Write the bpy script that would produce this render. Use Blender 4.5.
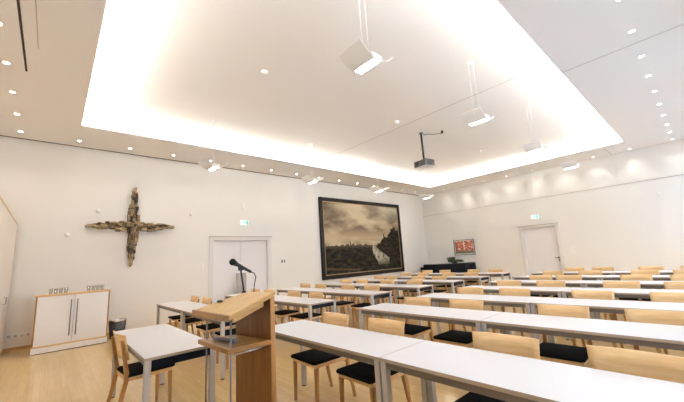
import bpy, bmesh, math, random
from mathutils import Vector, Matrix, noise

S = bpy.context.scene
C = S.collection
for _o in list(bpy.data.objects):
    bpy.data.objects.remove(_o)
PI = math.pi

# ------------------------------------------------------------------ camera
EYE = 1.44
yaw, pitch, roll = math.radians(48.0156), math.radians(10.2527), math.radians(-3.4604)
fwd = Vector((math.cos(pitch) * math.cos(yaw), math.cos(pitch) * math.sin(yaw), math.sin(pitch)))
rgt = Vector((math.sin(yaw), -math.cos(yaw), 0))
up = rgt.cross(fwd)
r2 = math.cos(roll) * rgt + math.sin(roll) * up
u2 = r2.cross(fwd)
cd = bpy.data.cameras.new('camera')
cd.sensor_width = 36
cd.lens = 322.687 / 684 * 36
cd.clip_start = 0.05
cam = bpy.data.objects.new('camera', cd)
C.objects.link(cam)
m = Matrix.Identity(4)
for i in range(3):
    m[i][0], m[i][1], m[i][2] = r2[i], u2[i], -fwd[i]
m[0][3], m[1][3], m[2][3] = 0, 0, EYE
cam.matrix_world = m
S.camera = cam

# ------------------------------------------------------------------ view, world, light
S.view_settings.view_transform = 'Standard'
S.view_settings.look = 'None'
S.view_settings.gamma = 1
S.view_settings.use_curve_mapping = False
S.view_settings.exposure = 1.08
S.cycles.use_denoising = True
S.cycles.max_bounces = 10
S.cycles.diffuse_bounces = 8
S.cycles.transparent_max_bounces = 40
S.cycles.caustics_reflective = False
S.cycles.caustics_refractive = False
S.cycles.sample_clamp_indirect = 6

SKY = 2.6
COVE = 54.0
SPOT = 14.0
LENS = 14.0

w = bpy.data.worlds.new('daylight')
S.world = w
w.use_nodes = True
nt = w.node_tree
bg = nt.nodes['Background']
tc = nt.nodes.new('ShaderNodeTexCoord')
sp = nt.nodes.new('ShaderNodeSeparateXYZ')
rp = nt.nodes.new('ShaderNodeValToRGB')
mr = nt.nodes.new('ShaderNodeMapRange')
mr.inputs[1].default_value = -0.3
mr.inputs[2].default_value = 0.6
nt.links.new(tc.outputs['Generated'], sp.inputs[0])
nt.links.new(sp.outputs[2], mr.inputs[0])
nt.links.new(mr.outputs[0], rp.inputs[0])
rp.color_ramp.elements[0].position = 0.25
rp.color_ramp.elements[0].color = (0.33, 0.42, 0.56, 1)
rp.color_ramp.elements[1].position = 0.75
rp.color_ramp.elements[1].color = (0.80, 0.92, 1.10, 1)
nt.links.new(rp.outputs[0], bg.inputs[0])
bg.inputs[1].default_value = SKY

# room extents (metres)
XL, XR, YF, YB, ZC, ZR = -1.15, 14.54, -0.90, 9.81, 4.517, 4.80
CX0, CX1, CY0, CY1 = 0.25, 13.05, 1.25, 8.28          # opening of the lit ceiling recess
WINS = [(2.25 + 2.7 * k - 0.95, 2.25 + 2.7 * k + 0.95) for k in range(5)]   # bay centres 2.25, 4.95, ...
WZ0, WZ1 = 0.75, 4.05
for a_, b_ in WINS:
    ld = bpy.data.lights.new('window_portal', 'AREA')
    ld.shape = 'RECTANGLE'
    ld.size, ld.size_y = b_ - a_, WZ1 - WZ0
    ld.cycles.is_portal = True
    lo = bpy.data.objects.new('window_portal', ld)
    C.objects.link(lo)
    lo.location = ((a_ + b_) / 2, YF - 0.16, (WZ0 + WZ1) / 2)
    lo.rotation_euler = (-PI / 2, 0, 0)
    lo.rotation_euler = (PI / 2, 0, 0)


# ------------------------------------------------------------------ materials
MATS = {}


def mat(name, col, rough=0.5, metal=0.0, spec=0.5, var=0.0, scale=8.0, bump=0.0, emit=None, estr=0.0, stretch=(1, 1, 1), coat=0.0):
    if name in MATS:
        return MATS[name]
    M = bpy.data.materials.new(name)
    M.use_nodes = True
    n = M.node_tree
    b = n.nodes['Principled BSDF']
    b.inputs['Base Color'].default_value = (*col, 1)
    b.inputs['Roughness'].default_value = rough
    b.inputs['Metallic'].default_value = metal
    b.inputs['Specular IOR Level'].default_value = spec
    b.inputs['Coat Weight'].default_value = coat
    if var or bump:
        t = n.nodes.new('ShaderNodeTexCoord')
        mp = n.nodes.new('ShaderNodeMapping')
        mp.inputs['Scale'].default_value = stretch
        ns = n.nodes.new('ShaderNodeTexNoise')
        ns.inputs['Scale'].default_value = scale
        ns.inputs['Detail'].default_value = 5
        n.links.new(t.outputs['Object'], mp.inputs[0])
        n.links.new(mp.outputs[0], ns.inputs['Vector'])
        if var:
            mx = n.nodes.new('ShaderNodeMix')
            mx.data_type = 'RGBA'
            mx.inputs[6].default_value = (*[c * (1 - var) for c in col], 1)
            mx.inputs[7].default_value = (*[min(1, c * (1 + var)) for c in col], 1)
            n.links.new(ns.outputs[0], mx.inputs[0])
            n.links.new(mx.outputs[2], b.inputs['Base Color'])
        if bump:
            bp = n.nodes.new('ShaderNodeBump')
            bp.inputs['Strength'].default_value = bump
            bp.inputs['Distance'].default_value = 0.01
            n.links.new(ns.outputs[0], bp.inputs['Height'])
            n.links.new(bp.outputs[0], b.inputs['Normal'])
    if emit:
        b.inputs['Emission Color'].default_value = (*emit, 1)
        b.inputs['Emission Strength'].default_value = estr
    MATS[name] = M
    return M


def wood(name, c1, c2, rough=0.4, axis='Y', scale=1.0):
    """grain running along one object axis"""
    M = bpy.data.materials.new(name)
    M.use_nodes = True
    n = M.node_tree
    b = n.nodes['Principled BSDF']
    b.inputs['Roughness'].default_value = rough
    t = n.nodes.new('ShaderNodeTexCoord')
    mp = n.nodes.new('ShaderNodeMapping')
    s = {'X': (1.2, 22, 22), 'Y': (22, 1.2, 22), 'Z': (22, 22, 1.2)}[axis]
    mp.inputs['Scale'].default_value = tuple(v * scale for v in s)
    ns = n.nodes.new('ShaderNodeTexNoise')
    ns.inputs['Scale'].default_value = 1.6
    ns.inputs['Detail'].default_value = 6
    ns.inputs['Roughness'].default_value = 0.62
    r = n.nodes.new('ShaderNodeValToRGB')
    r.color_ramp.elements[0].position = 0.32
    r.color_ramp.elements[0].color = (*c1, 1)
    r.color_ramp.elements[1].position = 0.68
    r.color_ramp.elements[1].color = (*c2, 1)
    n.links.new(t.outputs['Object'], mp.inputs[0])
    n.links.new(mp.outputs[0], ns.inputs['Vector'])
    n.links.new(ns.outputs[0], r.inputs[0])
    n.links.new(r.outputs[0], b.inputs['Base Color'])
    MATS[name] = M
    return M


def floor_mat():
    M = bpy.data.materials.new('beech_parquet')
    M.use_nodes = True
    n = M.node_tree
    L = n.links.new
    b = n.nodes['Principled BSDF']
    t = n.nodes.new('ShaderNodeTexCoord')
    mp = n.nodes.new('ShaderNodeMapping')
    mp.inputs['Rotation'].default_value = (0, 0, PI / 2)
    br = n.nodes.new('ShaderNodeTexBrick')
    br.inputs['Scale'].default_value = 1
    br.inputs['Brick Width'].default_value = 1.2
    br.inputs['Row Height'].default_value = 0.072
    br.inputs['Mortar Size'].default_value = 0.0012
    br.inputs['Mortar Smooth'].default_value = 0.3
    br.inputs['Bias'].default_value = 0.0
    br.offset = 0.37
    br.inputs['Color1'].default_value = (0.58, 0.405, 0.18, 1)
    br.inputs['Color2'].default_value = (0.63, 0.45, 0.215, 1)
    br.inputs['Mortar'].default_value = (0.50, 0.33, 0.16, 1)
    L(t.outputs['Object'], mp.inputs[0])
    L(mp.outputs[0], br.inputs['Vector'])
    m2 = n.nodes.new('ShaderNodeMapping')
    m2.inputs['Scale'].default_value = (26, 1.5, 1)
    ns = n.nodes.new('ShaderNodeTexNoise')
    ns.inputs['Scale'].default_value = 1.5
    ns.inputs['Detail'].default_value = 5
    L(t.outputs['Object'], m2.inputs[0])
    L(m2.outputs[0], ns.inputs['Vector'])
    mr_ = n.nodes.new('ShaderNodeMapRange')
    mr_.inputs[3].default_value = 0.86
    mr_.inputs[4].default_value = 1.12
    L(ns.outputs[0], mr_.inputs[0])
    mx = n.nodes.new('ShaderNodeVectorMath')
    mx.operation = 'SCALE'
    L(br.outputs[0], mx.inputs[0])
    L(mr_.outputs[0], mx.inputs['Scale'])
    L(mx.outputs[0], b.inputs['Base Color'])
    b.inputs['Roughness'].default_value = 0.18
    b.inputs['Specular IOR Level'].default_value = 0.5
    return M


def glass_mat(name, tint=(1, 1, 1), refl=1.0):
    M = bpy.data.materials.new(name)
    M.use_nodes = True
    n = M.node_tree
    for x in list(n.nodes):
        n.nodes.remove(x)
    out = n.nodes.new('ShaderNodeOutputMaterial')
    tr = n.nodes.new('ShaderNodeBsdfTransparent')
    tr.inputs[0].default_value = (*tint, 1)
    gl = n.nodes.new('ShaderNodeBsdfGlossy')
    gl.inputs['Roughness'].default_value = 0.03
    lw = n.nodes.new('ShaderNodeLayerWeight')
    lw.inputs[0].default_value = 0.5
    pw = n.nodes.new('ShaderNodeMath')
    pw.operation = 'POWER'
    pw.inputs[1].default_value = 4
    n.links.new(lw.outputs[1], pw.inputs[0])
    fr = n.nodes.new('ShaderNodeMapRange')
    fr.inputs[3].default_value = 0.04
    fr.inputs[4].default_value = 0.65
    n.links.new(pw.outputs[0], fr.inputs[0])
    mx = n.nodes.new('ShaderNodeMixShader')
    n.links.new(fr.outputs[0], mx.inputs[0])
    n.links.new(tr.outputs[0], mx.inputs[1])
    n.links.new(gl.outputs[0], mx.inputs[2])
    n.links.new(mx.outputs[0], out.inputs[0])
    MATS[name] = M
    return M


WALL = mat('wall_paint', (0.865, 0.85, 0.815), 0.9, spec=0.15, var=0.012, scale=3)
CEIL = mat('ceiling_paint', (0.885, 0.87, 0.85), 0.95, spec=0.1)
WHITE = mat('white_lacquer', (0.88, 0.87, 0.885), 0.45, spec=0.35)
DOORM = mat('door_paint', (0.87, 0.86, 0.875), 0.5, spec=0.35)
FRAME = mat('door_frame_paint', (0.80, 0.78, 0.76), 0.5)
RECESS = mat('recess_shadow_gap', (0.06, 0.045, 0.035), 0.9)
TABLE = mat('table_laminate', (0.76, 0.75, 0.765), 0.32, spec=0.5)
EDGE = mat('table_edge_band', (0.42, 0.34, 0.27), 0.5)
ALU = mat('brushed_aluminium', (0.155, 0.13, 0.11), 0.45, metal=0.2)
LEG = mat('light_grey_leg_coating', (0.50, 0.475, 0.46), 0.4, metal=0.25)
BLACKR = mat('black_end_rail', (0.008, 0.010, 0.016), 0.8, spec=0.2)
STEEL = mat('steel', (0.55, 0.55, 0.56), 0.25, metal=1.0)
DSTEEL = mat('dark_steel', (0.22, 0.22, 0.23), 0.35, metal=0.8)
FABRIC = mat('black_seat_fabric', (0.010, 0.010, 0.011), 0.95, spec=0.1, var=0.4, scale=60, bump=0.3)
BLACK = mat('matt_black', (0.015, 0.015, 0.016), 0.45)
GLOSSB = mat('piano_lacquer', (0.008, 0.009, 0.013), 0.12, spec=0.6, coat=0.5)
PLAST = mat('white_plastic', (0.90, 0.89, 0.87), 0.4)
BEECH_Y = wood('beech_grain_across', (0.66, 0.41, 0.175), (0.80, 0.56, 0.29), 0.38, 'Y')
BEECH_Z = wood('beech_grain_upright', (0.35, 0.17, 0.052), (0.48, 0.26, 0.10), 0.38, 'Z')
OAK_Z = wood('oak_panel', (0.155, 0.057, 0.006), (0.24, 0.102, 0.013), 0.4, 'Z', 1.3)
OAK_Y = wood('oak_top', (0.45, 0.26, 0.075), (0.62, 0.40, 0.15), 0.33, 'X', 1.0)
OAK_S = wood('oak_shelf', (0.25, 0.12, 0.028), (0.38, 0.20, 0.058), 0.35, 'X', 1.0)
FLOOR = floor_mat()
GLASS = glass_mat('window_glass')
TUMBLER = glass_mat('tumbler_glass', (0.975, 0.98, 0.98))
COVEM = mat('cove_led', (1, 1, 1), 0.5, emit=(1.0, 0.97, 0.925), estr=COVE)
DLM = mat('downlight_lens', (1, 1, 1), 0.5, emit=(1.0, 0.93, 0.83), estr=14.0)
LENSM = mat('pendant_lens', (1, 1, 1), 0.5, emit=(1.0, 0.96, 0.92), estr=LENS)


# ------------------------------------------------------------------ mesh helpers
def box(bm, lo, hi, mi=0, M=None):
    vs = []
    for z in (lo[2], hi[2]):
        for x, y in ((lo[0], lo[1]), (hi[0], lo[1]), (hi[0], hi[1]), (lo[0], hi[1])):
            v = Vector((x, y, z))
            vs.append(bm.verts.new(M @ v if M else v))
    fs = [(3, 2, 1, 0), (4, 5, 6, 7), (0, 1, 5, 4), (1, 2, 6, 5), (2, 3, 7, 6), (3, 0, 4, 7)]
    out = []
    for f in fs:
        fc = bm.faces.new([vs[i] for i in f])
        fc.material_index = mi
        out.append(fc)
    return vs, out


def prism(bm, poly, z0, z1, mi=0, zf=None):
    """poly: (x, y) outline; zf(x, y) optional height offset"""
    zf = zf or (lambda x, y: 0)
    a = [bm.verts.new((x, y, z0 + zf(x, y))) for x, y in poly]
    b = [bm.verts.new((x, y, z1 + zf(x, y))) for x, y in poly]
    n = len(poly)
    area = sum(poly[i][0] * poly[(i + 1) % n][1] - poly[(i + 1) % n][0] * poly[i][1] for i in range(n))
    if area < 0:
        a.reverse(); b.reverse()
    for f in [list(reversed(a)), b] + [[a[i], a[(i + 1) % n], b[(i + 1) % n], b[i]] for i in range(n)]:
        bm.faces.new(f).material_index = mi


def tube(bm, pts, r, seg=8, mi=0, square=False):
    """pts list of Vectors; r a number or list"""
    pts = [Vector(p) for p in pts]
    rs = r if isinstance(r, (list, tuple)) else [r] * len(pts)
    rings = []
    if square:
        seg = 4
    ref = None
    for i, p in enumerate(pts):
        d = (pts[min(i + 1, len(pts) - 1)] - pts[max(i - 1, 0)]).normalized()
        if ref is None:
            ref = Vector((1, 0, 0)) if abs(d.x) < 0.8 else Vector((0, 1, 0))
        a = (ref - d * ref.dot(d)).normalized()
        ref = a
        b = d.cross(a)
        off = PI / 4 if square else 0
        k = math.sqrt(2) if square else 1
        rings.append([bm.verts.new(p + (a * math.cos(off + 2 * PI * j / seg) + b * math.sin(off + 2 * PI * j / seg)) * rs[i] * k) for j in range(seg)])
    for q in range(len(rings) - 1):
        for j in range(seg):
            f = bm.faces.new([rings[q][j], rings[q][(j + 1) % seg], rings[q + 1][(j + 1) % seg], rings[q + 1][j]])
            f.material_index = mi
            f.smooth = not square
    bm.faces.new(list(reversed(rings[0]))).material_index = mi
    bm.faces.new(rings[-1]).material_index = mi


def lathe(bm, prof, seg=16, cen=(0, 0, 0), mi=0):
    """prof: (r, z) points, closed solid of revolution about z"""
    cen = Vector(cen)
    rings = []
    for r, z in prof:
        if r < 1e-6:
            rings.append([bm.verts.new(cen + Vector((0, 0, z)))])
        else:
            rings.append([bm.verts.new(cen + Vector((r * math.cos(2 * PI * j / seg), r * math.sin(2 * PI * j / seg), z))) for j in range(seg)])
    for q in range(len(rings) - 1):
        A, B = rings[q], rings[q + 1]
        for j in range(seg):
            k = (j + 1) % seg
            if len(A) == 1 and len(B) == 1:
                continue
            if len(A) == 1:
                f = bm.faces.new([A[0], B[k], B[j]])
            elif len(B) == 1:
                f = bm.faces.new([A[j], A[k], B[0]])
            else:
                f = bm.faces.new([A[j], A[k], B[k], B[j]])
            f.material_index = mi
            f.smooth = True


def obj(name, bm, mats, parent=None, bevel=0.0, seg=2):
    if not isinstance(mats, (list, tuple)):
        mats = [mats]
    bmesh.ops.recalc_face_normals(bm, faces=bm.faces[:])
    me = bpy.data.meshes.new(name)
    bm.to_mesh(me)
    bm.free()
    for m_ in mats:
        me.materials.append(m_)
    o = bpy.data.objects.new(name, me)
    C.objects.link(o)
    if parent:
        o.parent = parent
    if bevel:
        bv = o.modifiers.new('bevel', 'BEVEL')
        bv.width = bevel
        bv.segments = seg
        bv.limit_method = 'ANGLE'
    return o


def bx(name, lo, hi, m_, parent=None, bevel=0.0):
    bm = bmesh.new()
    box(bm, lo, hi)
    return obj(name, bm, m_, parent, bevel)


def thing(name, label, cat, loc=(0, 0, 0), rz=0.0, group=None):
    o = bpy.data.objects.new(name, None)
    o.empty_display_size = 0.1
    C.objects.link(o)
    o.location = loc
    o.rotation_euler = (0, 0, rz)
    return tag(o, label, cat, group)


def tag(o, label, cat, group=None):
    o['label'] = label
    o['category'] = cat
    if group:
        o['group'] = group
    return o


def dup(root, loc, rz=0.0, label=None, group=None):
    r = root.copy()
    C.objects.link(r)
    r.location = loc
    r.rotation_euler = (0, 0, rz)
    if label:
        r['label'] = label
    if group:
        r['group'] = group
    for ch in list(root.children):
        c = ch.copy()
        C.objects.link(c)
        c.parent = r
        for g in ch.children:
            d = g.copy()
            C.objects.link(d)
            d.parent = c
    return r


def struct(o):
    o['kind'] = 'structure'
    return o


# ------------------------------------------------------------------ room shell
T_ = 0.2
struct(bx('floor', (XL - T_, YF - T_, -0.2), (XR + T_, YB + T_, 0), FLOOR))


def wall_with_hole(name, along, u0, u1, thick, holes, ztop):
    """wall running along x ('x') or y ('y'); holes (a, b, z0, z1) sorted"""
    bm = bmesh.new()

    def bb(a, b, z0, z1):
        if b - a < 1e-4 or z1 - z0 < 1e-4:
            return
        if along == 'x':
            box(bm, (a, thick[0], z0), (b, thick[1], z1))
        else:
            box(bm, (thick[0], a, z0), (thick[1], b, z1))
    cur = u0
    for a, b, z0, z1 in holes:
        bb(cur, a, 0, ztop)
        bb(a, b, 0, z0)
        bb(a, b, z1, ztop)
        cur = b
    bb(cur, u1, 0, ztop)
    return struct(obj(name, bm, WALL))


ZT = ZR + 0.15
D1 = (3.55, 5.38, 0.0, 2.24)          # double door in the painting wall
D2 = (3.87, 5.12, 0.0, 2.24)          # single door in the far wall
wall_with_hole('wall_back', 'x', XL - T_, XR + T_, (YB, YB + T_), [D1], ZT)
wall_with_hole('wall_right', 'y', YF - T_, YB, (XR, XR + T_), [D2], ZT)
wall_with_hole('wall_left', 'y', YF - T_, YB, (XL - T_, XL), [], ZT)
wall_with_hole('wall_front', 'x', XL, XR, (YF - T_, YF), [(a, b, WZ0, WZ1) for a, b in WINS], ZT)

bm = bmesh.new()                        # lower ceiling ring
for lo, hi in (((XL, YF), (CX0, YB)), ((CX1, YF), (XR, YB)), ((CX0, YF), (CX1, CY0)), ((CX0, CY1), (CX1, YB))):
    box(bm, (lo[0], lo[1], ZC), (hi[0], hi[1], ZC + 0.04))
struct(obj('ceiling', bm, CEIL))
OV = 0.30
bm = bmesh.new()                        # raised ceiling with its risers
box(bm, (CX0 - OV - .05, CY0 - OV - .05, ZR), (CX1 + OV + .05, CY1 + OV + .05, ZR + 0.05))
box(bm, (CX0 - OV - .05, CY0 - OV - .05, ZC + .04), (CX0 - OV, CY1 + OV + .05, ZR))
box(bm, (CX1 + OV, CY0 - OV - .05, ZC + .04), (CX1 + OV + .05, CY1 + OV + .05, ZR))
box(bm, (CX0 - OV, CY0 - OV - .05, ZC + .04), (CX1 + OV, CY0 - OV, ZR))
box(bm, (CX0 - OV, CY1 + OV, ZC + .04), (CX1 + OV, CY1 + OV + .05, ZR))
struct(obj('ceiling', bm, CEIL))
bx_roof = bx('ceiling', (XL - T_, YF - T_, ZT), (XR + T_, YB + T_, ZT + .15), CEIL)
struct(bx_roof)

# thin joints and gaps in the ceilings, picture rail, baseboards
SEAM = mat('ceiling_joint', (0.50, 0.45, 0.41), 0.9)
k = 0


def trim(lo, hi, m_):
    global k
    k += 1
    return struct(bx('trim_%d' % k, lo, hi, m_))


trim((6.63, CY0 - .2, ZR - .003), (6.645, CY1 + .2, ZR), SEAM)
trim((6.63, YF, ZC - .002), (6.645, CY0 - .01, ZC), SEAM)
trim((CX1 + .3, 1.77, ZC - .002), (XR, 1.785, ZC), SEAM)
trim((XL, YB - .09, ZC - .004), (XR, YB - .045, ZC), RECESS)           # shadow gap along the painting wall
trim((-.52, 4.0, ZC - .004), (-.495, 6.37, ZC), RECESS)
trim((-.365, 3.6, ZC - .002), (-.355, 5.6, ZC), SEAM)
trim((XR - .012, YF, 3.405), (XR, YB, 3.42), SEAM)                    # fine rail on the far wall
BASE = wood('baseboard_beech', (0.46, 0.27, 0.12), (0.58, 0.37, 0.18), 0.45, 'X')
for i, (a, b) in enumerate(((XL, D1[0] - .12), (D1[1] + .15, XR))):
    struct(bx('baseboard_back' + ('.00%d' % i if i else ''), (a, YB - .015, 0), (b, YB, .07), BASE))
for i, (a, b) in enumerate(((YF, D2[0] - .12), (D2[1] + .12, YB - .015))):
    struct(bx('baseboard_right' + ('.00%d' % i if i else ''), (XR - .015, a, 0), (XR, b, .07), BASE))
struct(bx('baseboard_front', (XL, YF, 0), (XR - .015, YF + .015, .07), BASE))

# doors: double door in the painting wall, single door in the far wall
def door(name, along, wall, hole, inward, leaves, handle_at=None):
    """inward: +1 the wall solid lies on the + side"""
    a, b, z0, z1 = hole
    root = bpy.data.objects.new(name, None)
    C.objects.link(root)
    struct(root)

    def bb(nm, u0, u1, v0, v1, z0_, z1_, m_, par, bev=0.0):
        # v measured into the wall
        if along == 'x':
            lo, hi = (u0, wall + v0, z0_), (u1, wall + v1, z1_)
        else:
            lo, hi = (wall + v0, u0, z0_), (wall + v1, u1, z1_)
        return bx(nm, lo, hi, m_, par, bev)
    FW = .115
    for nm, u0, u1, zz0, zz1 in (('frame', a - FW, a, 0, z1 + .09), ('frame', b, b + FW, 0, z1 + .09), ('frame', a, b, z1, z1 + .09)):
        bb(nm, u0, u1, -.022, 0.0, zz0, zz1, FRAME, root, .003)
    bb('head_shadow_strip', a - FW - .01, b + FW + .02, -.045, 0.0, z1 + .09, z1 + .105, mat('door_head_shadow', (.36, .29, .24), .6), root)  # dark strip standing in for the shadow line above the frame
    bb('frame', a, a + .02, 0, .15, 0, z1, FRAME, root)
    bb('frame', b - .02, b, 0, .15, 0, z1, FRAME, root)
    bb('frame', a + .02, b - .02, 0, .15, z1 - .02, z1, FRAME, root)
    bb('light_stop', a, b, .15, .20, 0, z1, DOORM, root)  # unseen box added behind the leaves to stop outside light leaking in
    n = leaves
    W = (b - a - .04) / n
    for i in range(n):
        u0 = a + .02 + i * W
        lf = bb('door_leaf', u0 + .004, u0 + W - .004, .10, .145, .008, z1 - .026, DOORM, root, .003)
    if handle_at is not None:
        bm = bmesh.new()
        y, z = handle_at
        X0 = wall + .10
        if along == 'y':
            tube(bm, [(X0 - .005, y, z), (X0 - .055, y, z), (X0 - .06, y + .02, z), (X0 - .06, y + .13, z)], .011, 8)
            box(bm, (X0 - .01, y - .02, z - .04), (X0, y + .02, z + .03))
            lathe(bm, [(0, 0), (.022, 0), (.022, .0)], 8, (X0 - .01, y, z - .11)) if False else box(bm, (X0 - .01, y - .02, z - .13), (X0, y + .02, z - .08))
        else:
            for s in (-1, 1):
                tube(bm, [(y + s * .06, X0 - .005, z), (y + s * .06, X0 - .055, z), (y + s * .18, X0 - .055, z)], .011, 8)
        h = obj('handle', bm, BLACK, root)
        h['label'] = 'black lever handle'
    return root


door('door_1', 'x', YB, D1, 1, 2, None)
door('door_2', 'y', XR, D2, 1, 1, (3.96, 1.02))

# windows behind the photographer
for i, (a, b) in enumerate(WINS):
    root = bpy.data.objects.new('window_%d' % (i + 1), None)
    C.objects.link(root)
    struct(root)
    bm = bmesh.new()
    y0, y1 = YF - .14, YF - .08
    f = .05
    mid = (a + b) / 2
    for lo, hi in (((a, WZ0), (a + f, WZ1)), ((b - f, WZ0), (b, WZ1)), ((a + f, WZ0), (b - f, WZ0 + f)), ((a + f, WZ1 - f), (b - f, WZ1)),
                   ((mid - .03, WZ0 + f), (mid + .03, WZ1 - f)), ((a + f, 2.9), (mid - .03, 2.95)), ((mid + .03, 2.9), (b - f, 2.95))):
        box(bm, (lo[0], y0, lo[1]), (hi[0], y1, hi[1]))
    obj('window_frame', bm, WHITE, root)
    bx('glass', (a + f, YF - .115, WZ0 + f), (b - f, YF - .11, WZ1 - f), GLASS, root)
    bx('window_sill', (a, YF - .08, WZ0), (b, YF - .0, WZ0 + .03), WHITE, root)

# LED strips lying on the ledge of the ceiling recess
q = .2
for nm, lo, hi, lab in (('back', (CX0 - q, CY1 + .12), (CX1 + q, CY1 + .17), 'warm light strip hidden in the ceiling recess along the painting wall'),
                        ('front', (CX0 - q, CY0 - .17), (CX1 + q, CY0 - .12), 'warm light strip hidden in the ceiling recess along the window side'),
                        ('left', (CX0 - .17, CY0 - .1), (CX0 - .12, CY1 + .1), 'warm light strip hidden in the ceiling recess above the lectern end'),
                        ('right', (CX1 + .12, CY0 - .1), (CX1 + .17, CY1 + .1), 'warm light strip hidden in the ceiling recess along the far wall')):
    o = bx('cove_light', (lo[0], lo[1], ZC + .04), (hi[0], hi[1], ZC + .065), COVEM)
    tag(o, lab, 'cove light', 'cove light strips')

# ------------------------------------------------------------------ downlights
def make_downlight():
    t = thing('downlight', '', 'ceiling light')
    bm = bmesh.new()
    lathe(bm, [(.047, 0), (.047, -.006), (.035, -.008), (.033, 0)], 20)
    obj('trim_ring', bm, PLAST, t)
    bm = bmesh.new()
    lathe(bm, [(0, -.002), (.033, -.002), (.033, 0), (0, 0)], 20)
    obj('lens', bm, DLM, t)
    ld = bpy.data.lights.new('downlight_beam', 'SPOT')
    ld.energy = SPOT
    ld.color = (1.0, .955, .89)
    ld.spot_size = math.radians(95)
    ld.spot_blend = 1.0
    ld.shadow_soft_size = 0.04
    lo = bpy.data.objects.new('downlight_beam', ld)
    C.objects.link(lo)
    lo.parent = t
    lo.location = (0, 0, -.012)
    return t


ORD = ['first', 'second', 'third', 'fourth', 'fifth', 'sixth', 'seventh', 'eighth', 'ninth', 'tenth', 'eleventh', 'twelfth', 'thirteenth', 'fourteenth']
dl0 = make_downlight()
first = [True]


def place_dl(x, y, lab, grp):
    if first[0]:
        first[0] = False
        dl0.location = (x, y, ZC)
        dl0['label'] = lab
        dl0['group'] = grp
    else:
        dup(dl0, (x, y, ZC), 0, lab, grp)


for i in range(5):
    place_dl(-.71, 9.26 - i, 'small round downlight in left ceiling strip, %s from the cross wall corner' % ORD[i], 'downlights over the wall cupboard')
for i in range(14):
    place_dl(.26 + i, 9.28, 'small round downlight along the painting wall, %s from the cupboard end' % ORD[i], 'downlights along the painting wall')
for i in range(8):
    place_dl(14.24, 8.26 - i, 'small round downlight along the far wall, %s from the painting corner' % ORD[i], 'downlights along the far wall')
for i in range(10):
    place_dl(14.2 - i, .23, 'small round downlight on window side of ceiling, %s from the far wall' % ORD[i], 'downlights on the window side')

# ------------------------------------------------------------------ pendants
PZ = 3.695
def make_pendant():
    t = thing('pendant_lamp', '', 'pendant lamp')
    L = .17
    bm = bmesh.new()                                   # lamp housing with open trough
    box(bm, (-.085, -L, -.05), (-.055, L, .03))
    box(bm, (.055, -L, -.05), (.085, L, .03))
    box(bm, (-.055, -L, -.05), (.055, -L + .02, .03))
    box(bm, (-.055, L - .02, -.05), (.055, L, .03))
    box(bm, (-.055, -L + .02, .012), (.055, L - .02, .03))
    obj('housing', bm, PLAST, t, .003)
    bx('lens', (-.055, -L + .02, -.035), (.055, L - .02, .01), LENSM, t)
    for s in (-1, 1):                                  # slightly curved square wings
        bm = bmesh.new()
        prev = None
        for i in range(7):
            f = i / 6
            x = .085 + .19 * f
            z = -.03 + .115 * f - .025 * math.sin(PI * f)
            ring = [bm.verts.new((s * x, y, z + dz)) for y, dz in ((-L - .01, 0), (L + .01, 0), (L + .01, .010), (-L - .01, .010))]
            if prev:
                for j in range(4):
                    bm.faces.new([prev[j], prev[(j + 1) % 4], ring[(j + 1) % 4], ring[j]])
            else:
                bm.faces.new(ring)
            prev = ring
        bm.faces.new(list(reversed(prev)))
        obj('reflector_wing', bm, PLAST, t)
    for s in (-1, 1):
        bm = bmesh.new()
        tube(bm, [(0, s * .045, .03), (0, s * .045, ZR - PZ - .01)], .005, 8)
        obj('rod', bm, PLAST, t)
    bm = bmesh.new()
    lathe(bm, [(0, ZR - PZ - .02), (.055, ZR - PZ - .02), (.055, ZR - PZ), (0, ZR - PZ)], 20)
    obj('ceiling_rose', bm, PLAST, t)
    return t


pd = make_pendant()
names = ['nearest the lectern', 'second from the lectern', 'second from the far wall', 'nearest the far wall']
n = 0
for j, (y, side) in enumerate(((2.31, 'window-side'), (7.2, 'painting-side'))):
    for i, x in enumerate((2.60, 5.39, 8.2, 11.05)):
        lab = 'white winged pendant lamp on two rods, %s row, %s' % (side, names[i])
        if n == 0:
            pd.location = (x, y, PZ)
            pd['label'] = lab
            pd['group'] = 'winged pendant lamps'
        else:
            dup(pd, (x, y, PZ), 0, lab, 'winged pendant lamps')
        n += 1

# ------------------------------------------------------------------ projector
t = thing('projector', 'black ceiling projector hanging from a dark pole under the raised ceiling', 'projector', (7.49, 4.84, 3.93), -.15)
PRB = mat('projector_body', (.06, .06, .065), .4, metal=.3)
H = ZR - 3.93
bm = bmesh.new()
box(bm, (-.17, -.22, -.11), (.17, .22, .05))
obj('body', bm, PRB, t, .012)
bm = bmesh.new()
box(bm, (-.15, -.20, -.118), (.15, .20, -.1105))
obj('underside_panel', bm, PLAST, t)['label'] = 'white underside panel'
bm = bmesh.new()
tube(bm, [(-.17, .10, -.03), (-.21, .10, -.03)], [.05, .055], 16)
obj('lens', bm, BLACK, t)
bm = bmesh.new()
for s in (-.14, -.06, .02):
    box(bm, (-.174, s - .03, -.07), (-.17, s + .02, .03))
obj('vent_grille', bm, BLACK, t)
bm = bmesh.new()
tube(bm, [(0, 0, .05), (0, 0, H - .01)], .028, 12)
obj('pole', bm, BLACK, t)
bm = bmesh.new()
box(bm, (-.08, -.08, .05), (.08, .08, .065))
lathe(bm, [(0, H - .03), (.06, H - .03), (.06, H), (0, H)], 16)
obj('mount_plate', bm, DSTEEL, t)
t2 = thing('ceiling_hook', 'dark hooked cable arm on the raised ceiling beside the projector pole', 'bracket', (7.62, 4.72, ZR))
bm = bmesh.new()
tube(bm, [(0, 0, 0), (0, -.01, -.05), (.10, -.12, -.075), (.22, -.28, -.07), (.25, -.31, -.02), (.25, -.31, 0)], .011, 8)
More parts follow.
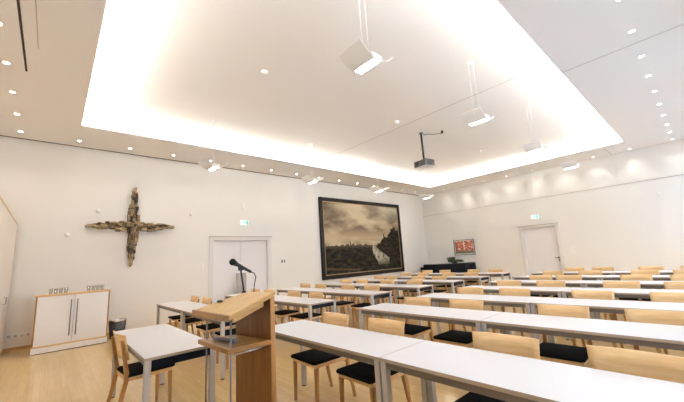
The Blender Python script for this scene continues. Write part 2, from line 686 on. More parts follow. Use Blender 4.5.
tube(bm, [(0, 0, -.05), (-.08, .08, -.06)], .014, 8)
obj('arm', bm, DSTEEL, t2)
bm = bmesh.new()
lathe(bm, [(0, -.07), (.028, -.07), (.032, -.0), (0, 0)], 12, (.25, -.31, 0))
obj('socket_box', bm, BLACK, t2)

# ------------------------------------------------------------------ detectors and small wall fittings
def disc(name, loc, axis, r, d, lab, cat, m_=None, group=None):
    bm = bmesh.new()
    lathe(bm, [(0, 0), (r, 0), (r, d * .55), (r * .7, d), (0, d)], 20)
    o = obj(name, bm, m_ or PLAST)
    o.location = loc
    o.rotation_euler = {'z': (PI, 0, 0), 'y': (PI / 2, 0, 0), 'x': (0, -PI / 2, 0)}[axis]
    return tag(o, lab, cat, group)


disc('smoke_detector', (2.57, 4.70, ZR), 'z', .055, .045, 'round smoke detector on the raised ceiling, nearest the lectern', 'smoke detector', group='smoke detectors')
disc('smoke_detector', (6.3, 4.73, ZR), 'z', .055, .045, 'round smoke detector on the raised ceiling just left of the projector', 'smoke detector', group='smoke detectors')
disc('smoke_detector', (10.6, 4.62, ZR), 'z', .055, .045, 'round smoke detector on the raised ceiling toward the far wall', 'smoke detector', group='smoke detectors')
disc('wall_sensor', (.75, YB, 2.97), 'y', .05, .04, 'white round wall button left of the cross, above its arm', 'sensor', group='round wall sensors')
disc('wall_sensor', (.21, YB, 2.38), 'y', .05, .04, 'white round wall button left of the cross, below its arm', 'sensor', group='round wall sensors')
disc('wall_sensor', (2.91, YB, 2.98), 'y', .04, .04, 'white round wall button between the cross and the double door', 'sensor', group='round wall sensors')
disc('wall_sensor', (XR, .83, 2.91), 'x', .05, .04, 'white round wall button on the far wall right of its door', 'sensor', group='round wall sensors')


def plate(name, lo, hi, lab, cat, m_=None, group=None):
    o = bx(name, lo, hi, m_ or PLAST, None, .003)
    return tag(o, lab, cat, group)


plate('speaker_plate', (4.45, YB - .02, 3.22), (4.57, YB, 3.42), 'small white wall box above the exit sign over the double door', 'wall box')
t = thing('light_switch', 'white light switch strip beside the double door on the cross side', 'switch', (3.26, YB, 1.24))
bx('back_plate', (-.04, -.008, -.12), (.04, 0, .34), PLAST, t, .002)
for zz in (-.10, .02, .14):
    bx('rocker', (-.03, -.014, zz), (.03, -.008, zz + .09), WHITE, t, .002)
t = thing('light_switch', 'pale switch panel on the far wall beside the door handle', 'switch', (XR, 3.45, 1.28))
bx('back_plate', (-.008, -.09, -.16), (0, .09, .16), PLAST, t, .002)
for zz in (-.14, .04):
    bx('rocker', (-.014, -.07, zz), (-.008, .07, zz + .10), WHITE, t, .002)
t = thing('socket_strip', 'white socket strip low on the wall between cupboard and cabinet', 'socket', (-.61, YB, .29))
bx('back_plate', (0, -.015, -.045), (.40, 0, .045), PLAST, t, .003)
for i in range(4):
    bm = bmesh.new()
    lathe(bm, [(0, 0), (.030, 0), (.030, .004), (0, .004)], 16)
    o = obj('socket', bm, mat('socket_grey', (.6, .59, .57), .5), t)
    o.location = (.055 + .096 * i, -.015, 0)
    o.rotation_euler = (PI / 2, 0, 0)
t = thing('control_panel', 'small grey wall panel with two square buttons between double door and painting', 'control panel', (5.94, YB, 1.50))
bx('back_plate', (-.10, -.012, -.07), (.10, 0, .07), PLAST, t, .002)
GREY = mat('grey_button', (.22, .22, .24), .5)
bx('button', (-.075, -.02, -.05), (-.015, -.012, .05), GREY, t)
bx('button', (.015, -.02, -.05), (.075, -.012, .05), GREY, t)

# exit signs: teal plate, white running figure, arrow and door
GREEN = mat('exit_green', (.02, .42, .30), .5, emit=(.08, .85, .62), estr=.25)
EXW = mat('exit_white', (.9, .95, .93), .5, emit=(.75, 1.0, .9), estr=.35)


def exit_sign(loc, along, lab):
    t = thing('exit_sign', lab, 'exit sign', loc, 0 if along == 'x' else PI / 2, 'exit signs')
    # local: x along the wall, -y into the room  (for 'y': rotated so local -y faces -x)
    t.rotation_euler = (0, 0, 0 if along == 'x' else -PI / 2)
    t.scale = (.70, 1, .70)
    bx('sign_box', (-.19, -.03, -.10), (.19, 0, .10), EXW, t, .003)
    bx('sign_edge', (-.20, -.025, -.112), (.20, 0, -.10), PLAST, t)
    bx('sign_edge', (-.20, -.025, .10), (.20, 0, .112), PLAST, t)
    bm = bmesh.new()
    y0, y1 = -.034, -.030
    box(bm, (.08, y0, -.085), (.16, y1, .085))                     # doorway
    obj('doorway_symbol', bm, GREEN, t)
    bm = bmesh.new()

    def stroke(a, b, w):
        a, b = Vector((a[0], 0, a[1])), Vector((b[0], 0, b[1]))
        d = (b - a).normalized()
        nn = Vector((-d.z, 0, d.x)) * w
        vs = [a + nn, a - nn, b - nn, b + nn]
        lo = [bm.verts.new((v.x, y1, v.z)) for v in vs]
        hi = [bm.verts.new((v.x, y0, v.z)) for v in vs]
        bm.faces.new(lo); bm.faces.new(hi)
        for i in range(4):
            bm.faces.new([lo[i], lo[(i + 1) % 4], hi[(i + 1) % 4], hi[i]])
    stroke((.00, .01), (.03, .05), .014)
    stroke((.00, .01), (.035, -.02), .009)
    stroke((.035, -.02), (.03, -.07), .008)
    stroke((.00, .00), (-.03, -.03), .009)
    stroke((-.03, -.03), (-.06, -.03), .008)
    stroke((.03, .045), (.065, .03), .007)
    stroke((.03, .045), (-.01, .055), .007)
    lathe(bm, [(0, 0), (.014, 0), (.014, .004), (0, .004)], 10, (.045, 0, .075)) if False else stroke((.04, .06), (.055, .085), .012)
    obj('running_figure', bm, GREEN, t)
    bm = bmesh.new()
    stroke((-.08, 0), (-.13, 0), .010)
    vs = [(-.125, -.04), (-.125, .04), (-.165, 0)]
    lo = [bm.verts.new((x, y1, z)) for x, z in vs]
    hi = [bm.verts.new((x, y0, z)) for x, z in vs]
    bm.faces.new(lo); bm.faces.new(hi)
    for i in range(3):
        bm.faces.new([lo[i], lo[(i + 1) % 3], hi[(i + 1) % 3], hi[i]])
    obj('arrow', bm, GREEN, t)
    return t


exit_sign((4.54, YB, 2.79), 'x', 'small white exit sign with green symbols above the double door')
exit_sign((XR, 4.52, 2.67), 'y', 'small white exit sign with green symbols above the far wall door')

# ------------------------------------------------------------------ wall cross of bronze blocks
random.seed(7)
BR = [mat('bronze_dark', (.05, .026, .012), .5, metal=.3, var=.5, scale=30, bump=.6),
      mat('bronze_mid', (.20, .125, .06), .5, metal=.3, var=.5, scale=30, bump=.6),
      mat('bronze_gold', (.36, .26, .13), .45, metal=.3, var=.35, scale=30, bump=.6)]
t = thing('wall_cross', 'bronze relief cross built of many small blocks on the wall', 'cross', (1.49, YB, 2.60))


def arm_blocks(vertical):
    bm = bmesh.new()
    lo, hi = (-.98, .90) if vertical else (-.93, .90)
    s = lo
    while s < hi:
        f = (s - lo) / (hi - lo)
        edge = min(1, min(f, 1 - f) / .35)
        half = (.035 + .085 * edge)
        for _ in range(5):
            ln = random.uniform(.06, .15)
            wd = random.uniform(.032, .06)
            off = random.uniform(-half, half) if edge > .12 else random.uniform(-.02, .02)
            dp = random.uniform(.04, .17)
            a = random.uniform(-.06, .06)
            c = s + random.uniform(0, .05)
            Mx = Matrix.Translation((off, 0, c)) if vertical else Matrix.Translation((c, 0, off))
            Mx = Mx @ Matrix.Rotation(a, 4, 'Y')
            sz = (wd, ln) if vertical else (ln, wd)
            mi = random.choice([0, 1, 1, 2, 2])
            box(bm, (-sz[0] / 2 - .0, -dp, -sz[1] / 2), (sz[0] / 2, -.012, sz[1] / 2), mi, Mx)
        s += .075
    # core keeping the blocks together
    n_ = 12
    for i in range(n_):
        a0 = lo + (hi - lo) * i / n_
        a1 = lo + (hi - lo) * (i + 1) / n_
        e = min(1, min(i + .5, n_ - i - .5) / n_ / .35)
        h = .03 + .06 * e
        if vertical:
            box(bm, (-h, -.04, a0), (h, 0, a1), 0)
        else:
            box(bm, (a0, -.04, -h), (a1, 0, h), 0)
    return bm


obj('upright_beam', arm_blocks(True), BR, t, .004, 1)
obj('cross_beam', arm_blocks(False), BR, t, .004, 1)

# ------------------------------------------------------------------ paintings
def fbm(x, y, z=0.0, o=5):
    v, a, f = 0, .5, 1
    for _ in range(o):
        v += a * noise.noise(Vector((x * f, y * f, z)))
        a *= .5
        f *= 2
    return v


def canvas(name, W, H_, nx, ny, fn, parent):
    """flat grid in local xz, colour per vertex"""
    me = bpy.data.meshes.new(name)
    vs, fs, cols = [], [], []
    for j in range(ny + 1):
        for i in range(nx + 1):
            u, v = i / nx, j / ny
            vs.append(((u - .5) * W, 0, v * H_))
            c = fn(u, v)
            cols.append((*[max(0, min(1, q_)) for q_ in c], 1))
    for j in range(ny):
        for i in range(nx):
            a = j * (nx + 1) + i
            fs.append((a, a + 1, a + nx + 2, a + nx + 1))
    me.from_pydata(vs, [], fs)
    ca = me.color_attributes.new('paint', 'FLOAT_COLOR', 'POINT')
    for i, c in enumerate(cols):
        ca.data[i].color = c
    M = bpy.data.materials.new(name + '_paint')
    M.use_nodes = True
    nd = M.node_tree.nodes.new('ShaderNodeVertexColor')
    nd.layer_name = 'paint'
    b = M.node_tree.nodes['Principled BSDF']
    b.inputs['Roughness'].default_value = .6
    b.inputs['Specular IOR Level'].default_value = .15
    M.node_tree.links.new(nd.outputs[0], b.inputs['Base Color'])
    me.materials.append(M)
    o = bpy.data.objects.new(name, me)
    C.objects.link(o)
    o.parent = parent
    return o


def mixc(a, b, f):
    f = max(0, min(1, f))
    return tuple(x + (y - x) * f for x, y in zip(a, b))


def landscape(u, v):
    # brown-grey cloudy sky over a dark wooded town and a pale river bend
    hor = .385 + .012 * fbm(u * 9, 3)
    town = hor + .030 * max(0, noise.noise(Vector((u * 34, 7, 0)))) + .018 * max(0, noise.noise(Vector((u * 90, 2, 0))))
    for c, h, w in ((.30, .075, .007), (.27, .03, .016), (.335, .035, .012), (.50, .03, .01), (.42, .022, .02), (.20, .02, .02)):
        if abs(u - c) < w:
            town = max(town, hor + h * (1 - .5 * abs(u - c) / w))
    if u > .66:
        f = (u - .66) / .34
        tree = hor + .02 + .19 * min(1, f * 1.5) + .05 * noise.noise(Vector((u * 18, 5, 0))) + .03 * noise.noise(Vector((u * 55, 1, 0)))
        if u > .87:
            tree += .05
        if abs(u - .765) < .008:
            tree += .06
        town = max(town, tree)
    n1 = fbm(u * 3.0 + .4, v * 4.6, 1.3)
    n2 = fbm(u * 8, v * 11, 4.1)
    if v > town:
        sky = mixc((.20, .15, .105), (.64, .56, .43), .50 + n1 * 2.3 + n2 * .7)
        sky = mixc(sky, (.60, .50, .36), max(0, 1 - abs(v - .50) * 7) * .75)
        sky = mixc(sky, (.40, .42, .38), max(0, (v - .72) * 2.8) * max(0, u - .40) * 1.9)
        sky = mixc(sky, (.10, .075, .055), max(0, .30 - u) * max(0, v - .55) * 5)
        return (.88 * sky[0], .84 * sky[1], .76 * sky[2])
    n3 = fbm(u * 16, v * 26, 2)
    dark = mixc((.005, .004, .003), (.040, .034, .018), .30 + n3 * 2.2)
    rv = hor - v
    if rv < .05 and u < .66:
        dark = mixc((.085, .070, .045), dark, max(0, rv) / .05 + fbm(u * 30, v * 60) * .8)
    # river: wide pale sheet that narrows toward the town
    if -.01 < rv < .30:
        f = max(0, rv) / .30
        left = .595 - .02 * math.sin(f * 5) + .045 * f + .01 * fbm(v * 26, 2)
        right = .625 + .20 * min(1, f * 1.5) ** 1.3 - .05 * max(0, f - .7) + .012 * fbm(v * 30, 8)
        if left < u < right:
            c = mixc((.50, .46, .37), (.24, .22, .16), (u - left) / (right - left) * .8 + fbm(u * 18, v * 22, 9) * 1.2)
            c = mixc(c, (.07, .065, .04), max(0, noise.noise(Vector((u * 40, v * 22, 3)))) * 1.6)
            return mixc(c, (.07, .065, .04), max(0, f - .62) * 2.4)
    ln_ = .075 - .10 * (u - .05) + .01 * fbm(u * 12, 4)
    if u < .40 and abs(v - ln_) < .014:
        return mixc(dark, (.11, .075, .04), .75)
    return dark


W_, H_ = 12.45 - 7.58, 3.89 - .72
t = thing('landscape_painting', 'huge dark-framed landscape painting with cloudy sky and pale river', 'painting', ((7.58 + 12.45) / 2, YB, .72))
FRM = mat('painting_frame_dark', (.010, .007, .006), .6, spec=.25)
GOLD = mat('gilt_slip', (.42, .31, .15), .4, metal=.6)
bm = bmesh.new()
fw = .15
for lo, hi in (((-W_ / 2, 0), (-W_ / 2 + fw, H_)), ((W_ / 2 - fw, 0), (W_ / 2, H_)), ((-W_ / 2 + fw, 0), (W_ / 2 - fw, fw)), ((-W_ / 2 + fw, H_ - fw), (W_ / 2 - fw, H_))):
    box(bm, (lo[0], -.09, lo[1]), (hi[0], -.0, hi[1]))
obj('frame', bm, FRM, t, .01)
bm = bmesh.new()
g = .03
for lo, hi in (((-W_ / 2 + fw, fw), (-W_ / 2 + fw + g, H_ - fw)), ((W_ / 2 - fw - g, fw), (W_ / 2 - fw, H_ - fw)),
               ((-W_ / 2 + fw + g, fw), (W_ / 2 - fw - g, fw + g)), ((-W_ / 2 + fw + g, H_ - fw - g), (W_ / 2 - fw - g, H_ - fw))):
    box(bm, (lo[0], -.07, lo[1]), (hi[0], -.02, hi[1]))
obj('gilt_slip', bm, GOLD, t)
cv = canvas('canvas', W_ - 2 * fw - .02, H_ - 2 * fw - .02, 260, 170, landscape, t)
cv.location = (0, -.045, fw + .01)


def redpic(u, v):
    a = fbm(u * 7, v * 7, 11)
    b = fbm(u * 12, v * 9, 3)
    c = (.62, .16, .10)
    if a > .10:
        c = (.80, .62, .52)
    if a < -.14:
        c = (.35, .09, .06)
    if b > .20:
        c = (.12, .10, .12)
    if b < -.22:
        c = (.85, .42, .22)
    if v < .18 + .08 * b:
        c = (.16, .19, .12)
    if .47 < u < .54 and v > .3:
        c = mixc(c, (.85, .78, .72), .7)
    return c


t = thing('red_picture', 'small framed red abstract picture on the far wall above the piano', 'picture', (XR, 7.72, 1.31), -PI / 2)
w2, h2 = 1.02, .71
bm = bmesh.new()
for lo, hi in (((-w2 / 2, 0), (-w2 / 2 + .02, h2)), ((w2 / 2 - .02, 0), (w2 / 2, h2)), ((-w2 / 2 + .02, 0), (w2 / 2 - .02, .02)), ((-w2 / 2 + .02, h2 - .02), (w2 / 2 - .02, h2))):
    box(bm, (lo[0], -.03, lo[1]), (hi[0], 0, hi[1]))
obj('frame', bm, STEEL, t)
bx('mount', (-w2 / 2 + .02, -.018, .02), (w2 / 2 - .02, -.006, h2 - .02), mat('passepartout', (.80, .78, .76), .8), t)
cv = canvas('print', w2 - .12, h2 - .14, 70, 50, redpic, t)
cv.location = (0, -.019, .08)

# ------------------------------------------------------------------ left wall cupboard with beech edging
t = thing('wall_cupboard', 'tall white built-in cupboard with beech edging on the left wall', 'cupboard')
fx, ct = -.62, 2.60
bx('body', (XL, 4.0, 0), (fx - .02, 9.71, ct - .02), WHITE, t)
bm = bmesh.new()
box(bm, (XL, 4.0, ct - .02), (fx, 9.735, ct + .005))
box(bm, (XL, 9.71, 0), (fx, 9.735, ct - .02))
obj('edging', bm, BEECH_Y, t)
y = 9.71
i = 0
while y - .92 > 4.0:
    d = bx('door', (fx - .02, y - .915, .06), (fx, y - .005, ct - .03), mat('cupboard_cream', (.86, .81, .745), .5), t, .002)
    bm = bmesh.new()
    yy = y - .07 if i % 2 else y - .85
    tube(bm, [(fx, yy, 1.0), (fx + .03, yy, 1.0), (fx + .03, yy, 1.12), (fx, yy, 1.12)], .006, 6)
    obj('handle', bm, STEEL, d)
    y -= .92
    i += 1

# ------------------------------------------------------------------ low cabinet with two doors
cx0, cx1, cy0, cy1, chh = -.19, .995, 8.85, 9.40, 1.095
t = thing('sideboard_cabinet', 'white two-door cabinet with beech carcass below the cross', 'cabinet')
bm = bmesh.new()
box(bm, (cx0, cy0 + .02, .0), (cx0 + .025, cy1, chh - .03))
box(bm, (cx1 - .025, cy0 + .02, .0), (cx1, cy1, chh - .03))
box(bm, (cx0 + .025, cy1 - .02, .0), (cx1 - .025, cy1, chh - .03))
box(bm, (cx0 + .025, cy0 + .02, .10), (cx1 - .025, cy1 - .02, .125))
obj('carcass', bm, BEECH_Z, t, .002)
bx('top', (cx0 - .01, cy0 - .01, chh - .03), (cx1 + .01, cy1, chh), BEECH_Y, t, .003)
bx('plinth', (cx0 + .0, cy0 + .0, .012), (cx1 - .0, cy0 + .02, .115), WHITE, t)
bx('plinth_strip', (cx0 + .0, cy0 - .002, .115), (cx1 - .0, cy0 + .02, .14), BEECH_Y, t)
bx('base_strip', (cx0 + .0, cy0 + .004, 0), (cx1 - .0, cy0 + .02, .012), BLACK, t)
mid = (cx0 + cx1) / 2
for a, b, hx in ((cx0 + .028, mid - .003, mid - .05), (mid + .003, cx1 - .028, mid + .05)):
    d = bx('door', (a, cy0 - .0, .142), (b, cy0 + .019, chh - .034), WHITE, t, .002)
    bm = bmesh.new()
    tube(bm, [(hx, cy0, .30), (hx, cy0 - .035, .30)], .006, 8)
    tube(bm, [(hx, cy0, .94), (hx, cy0 - .035, .94)], .006, 8)
    tube(bm, [(hx, cy0 - .035, .27), (hx, cy0 - .035, .97)], .009, 10)
    obj('handle', bm, DSTEEL, d)['label'] = 'long steel bar handle'

# tumblers on the cabinet
bm = bmesh.new()
lathe(bm, [(0, 0), (.026, 0), (.033, .11), (.031, .11), (.025, .006), (0, .006)], 14)
g0 = obj('drinking_glass', bm, TUMBLER)
used = False
for gx, lab, grp in ((.02, 'clear tumbler in the cluster on the left end of the cabinet top', 'tumblers on the left end of the cabinet'),
                     (.66, 'clear tumbler in the cluster on the right end of the cabinet top', 'tumblers on the right end of the cabinet')):
    for r_ in range(3):
        for c_ in range(4):
            loc = (gx + c_ * .078 - .03 * (gx > .5), cy0 + .10 + r_ * .085, chh)
            if not used:
                o = g0
                used = True
            else:
                o = g0.copy()
                C.objects.link(o)
            o.location = loc
            tag(o, lab, 'drinking glass', grp)

# waste bin beside the cabinet
t = thing('waste_bin', 'dark waste bin with steel rim beside the cabinet', 'bin', (1.22, 9.25, 0))
bm = bmesh.new()
lathe(bm, [(0, 0), (.14, 0), (.165, .36), (.155, .36), (.135, .01), (0, .01)], 24)
obj('bucket', bm, mat('bin_grey', (.07, .07, .08), .5), t)
bm = bmesh.new()
lathe(bm, [(.164, .36), (.172, .36), (.172, .40), (.155, .40), (.155, .36)], 24)
obj('rim', bm, STEEL, t)

# ------------------------------------------------------------------ tables
TD, TL_, THT = .58, 1.795, .74
def make_table():
    t = thing('seminar_table', '', 'table')
    a, b = TD / 2, TL_ / 2
    bm = bmesh.new()
    vs, fs = box(bm, (-a, -b, THT - .024), (a, b, THT))
    for f in fs[2:]:
        f.material_index = 1
    obj('tabletop', bm, [TABLE, EDGE], t, .002)
    for s in (-1, 1):
        x0 = s * (a - .012)
        bx('side_rail', (min(x0, x0 - s * .022), -b + .05, THT - .068), (max(x0, x0 - s * .022), b - .05, THT - .024), ALU, t)
    for s in (-1, 1):
        y0 = s * (b - .008)
        o = bx('end_rail', (-a + .05, min(y0, y0 - s * .025), THT - .088), (a - .05, max(y0, y0 - s * .025), THT - .024), BLACKR, t)
        o['label'] = 'black rail under the table end'
    for sx in (-1, 1):
        for sy in (-1, 1):
            bm = bmesh.new()
            cx, cy = sx * (a - .028), sy * (b - .028)
            box(bm, (cx - .024, cy - .024, .012), (cx + .024, cy + .024, THT - .024))
            l = obj('leg', bm, LEG, t, .003)
            bm = bmesh.new()
            box(bm, (cx - .018, cy - .018, 0), (cx + .018, cy + .018, .012))
            obj('foot', bm, BLACK, l)
    return t


tb = make_table()
LROWX = [1.74, 3.25, 4.66, 6.03, 7.37, 8.71, 10.12]
ROWX = [1.79, 3.33, 4.71, 6.08, 7.45, 8.81, 10.15]
used_t = False


def place_table(x, y, lab, grp, rz=0):
    global used_t
    if not used_t:
        used_t = True
        tb.location = (x, y, 0)
        tb['label'] = lab
        if grp:
            tb['group'] = grp
        return tb
    return dup(tb, (x, y, 0), rz, lab, grp)


RB0, LB0 = 3.50, 4.45
for i, x in enumerate(ROWX):
    r_ = ORD[i]
    place_table(x + TD / 2, RB0 - .9, 'white-topped table at aisle end of the %s row, window-side block' % r_, 'window-side block tables')
    place_table(x + TD / 2, RB0 - 2.7, 'white-topped table on window end of the %s row, window-side block' % r_, 'window-side block tables')
    LB0 = [4.47, 4.57, 4.48, 4.38, 4.33, 4.28, 4.27][i]
    place_table(LROWX[i] + TD / 2, LB0 + .9, 'white-topped table at aisle end of the %s row, painting-side block' % r_, 'painting-side block tables')
    place_table(LROWX[i] + TD / 2, LB0 + 2.7, 'white-topped table at wall end of the %s row, painting-side block' % r_, 'painting-side block tables')
ft = place_table(.62 + TD / 2, 4.1, 'single white-topped table standing left of the lectern', None)
if 'group' in ft:
    del ft['group']

# ------------------------------------------------------------------ chairs (built facing -x)
def make_chair():
    t = thing('beech_chair', '', 'chair')
    bm = bmesh.new()
    box(bm, (-.215, -.215, .393), (.205, -.190, .430))
    box(bm, (-.215, .190, .393), (.205, .215, .430))
    box(bm, (-.215, -.190, .393), (-.190, .190, .430))
    box(bm, (.180, -.190, .393), (.205, .190, .430))
    box(bm, (-.190, -.190, .418), (.180, .190, .430))
    obj('seat_frame', bm, BEECH_Y, t, .003)
    bm = bmesh.new()
    prism(bm, [(-.243, -.212), (-.215, -.230), (.19, -.222), (.203, -.20), (.203, .20), (.19, .222), (-.215, .230), (-.243, .212)], .430, .460)
    obj('seat_cushion', bm, FABRIC, t, .012, 3)
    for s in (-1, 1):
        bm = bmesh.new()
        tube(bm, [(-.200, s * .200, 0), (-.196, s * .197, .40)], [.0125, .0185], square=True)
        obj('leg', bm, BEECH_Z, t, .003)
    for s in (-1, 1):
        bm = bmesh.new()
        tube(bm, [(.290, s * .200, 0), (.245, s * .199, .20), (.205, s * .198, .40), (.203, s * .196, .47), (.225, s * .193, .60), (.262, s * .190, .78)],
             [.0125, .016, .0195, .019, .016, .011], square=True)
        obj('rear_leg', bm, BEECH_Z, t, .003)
    # bent plywood backrest
    bm = bmesh.new()
    NY, NZ = 10, 4
    z0, z1 = .595, .835

    def pt(i, j, side):
        v = -1 + 2 * i / NY
        f = j / NZ
        zz = z0 + (z1 - z0) * f
        xx = .212 + .048 * f + .030 * (1 - v * v) - .013
        w_ = .220 + .011 * f
        return (xx - side * .012, v * w_, zz - side * .002)
    gr = [[[bm.verts.new(pt(i, j, s)) for i in range(NY + 1)] for j in range(NZ + 1)] for s in (0, 1)]
    for s in (0, 1):
        for j in range(NZ):
            for i in range(NY):
                f = bm.faces.new([gr[s][j][i], gr[s][j][i + 1], gr[s][j + 1][i + 1], gr[s][j + 1][i]])
                f.smooth = True
    for j in range(NZ):
        for i in (0, NY):
            bm.faces.new([gr[0][j][i], gr[0][j + 1][i], gr[1][j + 1][i], gr[1][j][i]])
    for i in range(NY):
        for j in (0, NZ):
            bm.faces.new([gr[0][j][i], gr[0][j][i + 1], gr[1][j][i + 1], gr[1][j][i]])
    obj('backrest', bm, BEECH_Y, t)
    return t


ch = make_chair()
used_c = False


def place_chair(x, y, rz, lab, grp):
    global used_c
    if not used_c:
        used_c = True
        ch.location = (x, y, 0)
        ch.rotation_euler = (0, 0, rz)
        ch['label'] = lab
        if grp:
            ch['group'] = grp
        return ch
    return dup(ch, (x, y, 0), rz, lab, grp)


random.seed(3)
BACKX = [2.50, 4.02, 5.44, 6.82, 8.19, 9.54, 10.93]
RBY = [[2.99, 2.23, 1.10, .39], [2.95, 2.20, 1.13, .40], [2.87, 2.15, 1.15, .37], [2.77, 2.04, 1.05, .33],
       [2.63, 2.09, 1.04, .35], [2.76, 2.0, 1.04, .38], [2.62, 1.995, 1.06, .33]]
LBY = [[5.05, 5.93, 7.00, 7.74], [5.27, 6.05, 7.12, 7.86], [5.14, 5.92, 7.0, 7.72], [5.0, 5.88, 6.83, 7.52],
       [5.15, 5.84, 6.85, 7.38], [4.9, 5.63, 6.6, 7.33], [4.79, 5.54, 6.65, 7.4]]
for i in range(7):
    for j in range(4):
        rz = random.uniform(-.04, .04)
        place_chair(BACKX[i] - .275 + random.uniform(.008, .02), RBY[i][j], rz,
                    'beech chair, black seat, %s row of window-side block, %s from the aisle' % (ORD[i], ORD[j]), 'window-side block chairs')
    for j in range(4):
        rz = random.uniform(-.04, .04)
        place_chair(BACKX[i] + LROWX[i] - ROWX[i] - .275 + random.uniform(.008, .02), LBY[i][j], rz,
                    'beech chair, black seat, %s row of painting-side block, %s from the aisle' % (ORD[i], ORD[j]), 'painting-side block chairs')
fc = place_chair(.81, 4.20, PI + .08, 'beech chair with black seat tucked under the single table left of the lectern', None)
if 'group' in fc:
    del fc['group']

# ------------------------------------------------------------------ lectern
t = thing('lectern', 'oak lectern with sloping top, shelf and two steel posts', 'lectern', (0, 0, 0))
sl = .13 / .37
zf = lambda x, y: (x - 1.0) * sl
bm = bmesh.new()
prism(bm, [(.99, 3.22), (1.015, 2.47), (1.40, 2.47), (1.375, 2.92)], 1.032, 1.067, 0, zf)
obj('reading_top', bm, OAK_Y, t, .003)
bm = bmesh.new()
prism(bm, [(.985, 3.22), (1.012, 2.47), (1.022, 2.47), (.995, 3.22)], 1.027, 1.073, 0, zf)
obj('front_lip', bm, OAK_S, t)
bm = bmesh.new()
prism(bm, [(1.08, 2.56), (1.08, 2.53), (1.335, 2.53), (1.335, 2.56)], .980, 1.032, 0, zf)
obj('top_rail', bm, OAK_Y, t)
bm = bmesh.new()
prism(bm, [(1.37, 2.485), (1.40, 2.490), (1.31, 2.955), (1.28, 2.95)], .03, 1.013, 0, lambda x, y: (x - 1.0) * sl if False else 0)
for v in bm.verts:
    if v.co.z > .5:
        v.co.z = 1.033 + (v.co.x - 1.0) * sl
obj('back_panel', bm, OAK_Z, t)
bm = bmesh.new()
prism(bm, [(1.368, 2.472), (1.405, 2.472), (1.405, 2.488), (1.368, 2.485)], .03, 1.013)
for v in bm.verts:
    if v.co.z > .5:
        v.co.z = 1.032 + (v.co.x - 1.0) * sl
obj('panel_edge', bm, BEECH_Z, t)
bm = bmesh.new()
prism(bm, [(.985, 3.05), (1.01, 2.47), (1.368, 2.475), (1.275, 2.945)], .803, .838)
obj('shelf', bm, OAK_S, t, .003)
bm = bmesh.new()
tube(bm, [(1.07, 2.50, .790), (1.35, 2.50, .790)], .012, 10)
obj('shelf_bar', bm, STEEL, t)
for px, py in ((1.045, 2.50), (1.035, 2.98)):
    bm = bmesh.new()
    tube(bm, [(px, py, .03), (px, py, 1.045)], .007, 12)
    obj('post', bm, DSTEEL, t)
bm = bmesh.new()
prism(bm, [(.99, 2.98), (1.0, 2.46), (1.43, 2.46), (1.33, 2.98)], 0, .03)
obj('base_plate', bm, OAK_S, t, .004)

# silver tube on the lectern shelf
bm = bmesh.new()
tube(bm, [(1.065, 2.90, .854), (1.085, 2.84, .854), (1.13, 2.60, .854)], [.012, .015, .015], 14)
o = obj('cable_tube', bm, mat('grey_tube', (.16, .16, .18), .4, metal=.5))
tag(o, 'silver tube lying on the lectern shelf', 'tube')

# black oval on the top edge
bm = bmesh.new()
bmesh.ops.create_uvsphere(bm, u_segments=14, v_segments=8, radius=.03)
for v in bm.verts:
    v.co = Vector((v.co.x * .9, v.co.y * 1.1, v.co.z * .35))
for f in bm.faces:
    f.smooth = True
o = obj('black_cap', bm, BLACK)
o.location = (1.16, 3.02, 1.067 + .16 * sl + .012)
tag(o, 'small black oval object lying near the upper left edge of the lectern top', 'cap')

# microphone
t = thing('microphone', 'black microphone on short stand at the upper edge of the lectern', 'microphone', (0, 0, 0))
MY = 2.90
bm = bmesh.new()
A, B = Vector((1.212, MY, 1.486)), Vector((1.402, MY, 1.378))
d = (B - A).normalized()
tube(bm, [A + d * .045, A + d * .07, B + d * .004], [.024, .018, .012], 16)
obj('body', bm, BLACK, t)
bm = bmesh.new()
bmesh.ops.create_uvsphere(bm, u_segments=16, v_segments=10, radius=.031)
for v in bm.verts:
    v.co += A + d * .02
for f in bm.faces:
    f.smooth = True
obj('grille', bm, mat('mic_grille', (.02, .02, .022), .6, metal=.4), t)
bm = bmesh.new()
surf = 1.078 + (1.335 - 1) * sl
tube(bm, [(1.335, MY, surf), (1.328, MY, surf + .06), (1.305, MY, 1.405)], .008, 10)
lathe(bm, [(0, surf - .001), (.018, surf - .001), (.018, surf + .014), (0, surf + .014)], 16, (1.335, MY, 0))
obj('stand', bm, BLACK, t)
bm = bmesh.new()
box(bm, (1.285, MY - .013, 1.395), (1.322, MY + .013, 1.435))
obj('clip', bm, BLACK, t)
bm = bmesh.new()
tube(bm, [B, B + Vector((.035, 0, -.015)), B + Vector((.052, 0, -.05)), (1.437, MY, 1.24), (1.42, MY, 1.05)], .0045, 8)
obj('cable', bm, BLACK, t)

# ------------------------------------------------------------------ grey stele in front of the double door
t = thing('grey_stele', 'narrow light grey upright panel standing in front of the double door', 'stand', (4.34, 9.60, 0))
bx('panel', (-.145, -.03, .02), (.145, .03, 1.22), mat('stele_grey', (.42, .40, .39), .5), t, .004)
bx('foot', (-.16, -.14, 0), (.16, .14, .02), DSTEEL, t, .003)

# ------------------------------------------------------------------ grand piano
t = thing('grand_piano', 'closed black grand piano in the far corner below the red picture', 'piano', (13.12, 8.93, 0))
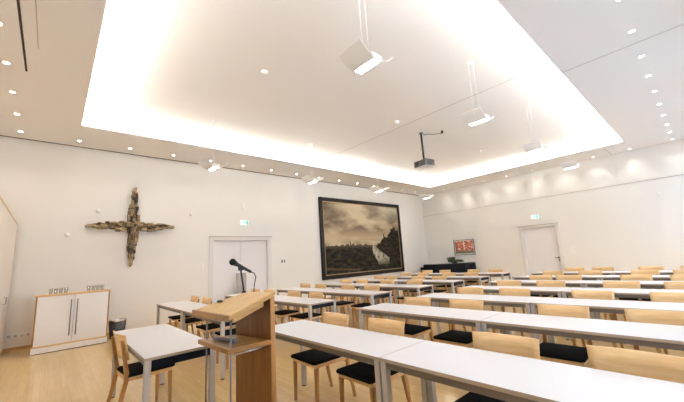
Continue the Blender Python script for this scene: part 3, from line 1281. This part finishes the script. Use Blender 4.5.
# local: keyboard at y=0, tail toward -y, bass side towards +x (the wall)
out = [(-.25, 0), (1.22, 0), (1.22, -1.9), (1.12, -2.13), (.86, -2.22), (.58, -2.17), (.42, -1.98), (.30, -1.70), (.10, -1.35), (-.14, -1.05), (-.25, -.72)]
out = [(x, y * .84) for x, y in out]
bm = bmesh.new()
prism(bm, [(x, y) for x, y in out if True], .66, .95)
obj('case', bm, GLOSSB, t, .01)
bm = bmesh.new()
prism(bm, [((x - .48) * 1.02 + .48, (y + 1.2) * 1.01 - 1.2) for x, y in out], .952, .985)
obj('lid', bm, GLOSSB, t, .008)
bm = bmesh.new()
prism(bm, [((x - .48) * 1.03 + .48, (y + 1.2) * 1.015 - 1.2) for x, y in out], .36, .95)
obj('hanging_cover', bm, mat('black_cover_cloth', (.008, .009, .012), .8, spec=.2), t, .01)['label'] = 'black cloth cover hanging round the case'
bm = bmesh.new()
box(bm, (-.25, 0.0, .60), (1.22, .22, .72))
box(bm, (-.25, 0.0, .72), (-.19, .20, .86))
box(bm, (1.16, 0.0, .72), (1.22, .20, .86))
box(bm, (-.19, .0, .72), (1.16, .19, .80))
obj('keyboard_shelf', bm, GLOSSB, t, .006)
for lx, ly in ((-.12, -.12), (1.08, -.12), (.86, -1.6)):
    bm = bmesh.new()
    tube(bm, [(lx, ly, .66), (lx, ly, .55), (lx, ly, .08)], [.07, .06, .035], 12)
    lathe(bm, [(0, 0), (.03, 0), (.04, .04), (.03, .08), (0, .08)], 12, (lx, ly, 0))
    obj('leg', bm, GLOSSB, t)
bm = bmesh.new()
box(bm, (.40, -.12, .10), (.60, -.06, .60))
box(bm, (.36, -.15, .08), (.64, -.04, .14))
for q_ in (.43, .50, .57):
    box(bm, (q_ - .012, -.04, .09), (q_ + .012, .08, .10))
obj('pedal_lyre', bm, GLOSSB, t, .003)

# greenery on the piano
random.seed(11)
t = thing('table_plant', 'low dark green plant arrangement lying on the piano lid', 'plant', (13.5, 7.72, .985))
bm = bmesh.new()
lathe(bm, [(0, 0), (.10, 0), (.16, .05), (.15, .05), (.09, .01), (0, .01)], 16)
obj('bowl', bm, BLACK, t)
bm = bmesh.new()
for i in range(260):
    a = random.uniform(0, 2 * PI)
    cx = random.uniform(-.05, .05)
    cy = random.uniform(-.42, .30)
    ln = random.uniform(.07, .15)
    h = random.uniform(.05, .20) * (1.15 if cy > 0 else .6)
    p0 = Vector((cx, cy, .03))
    p1 = Vector((cx + math.cos(a) * ln * .5, cy + math.sin(a) * ln * .5, h * .8 + .03))
    p2 = Vector((cx + math.cos(a) * ln, cy + math.sin(a) * ln, h * .7 + .015))
    sd = Vector((-math.sin(a), math.cos(a), 0)) * .028
    v = [bm.verts.new(q_) for q_ in (p0, p1 + sd, p2, p1 - sd)]
    bm.faces.new(v)
for v in bm.verts:
    v.co.z = .03 + (v.co.z - .03) * 1.35
obj('leaves', bm, mat('leaf_green', (.05, .085, .03), .6, var=.4, scale=12), t)
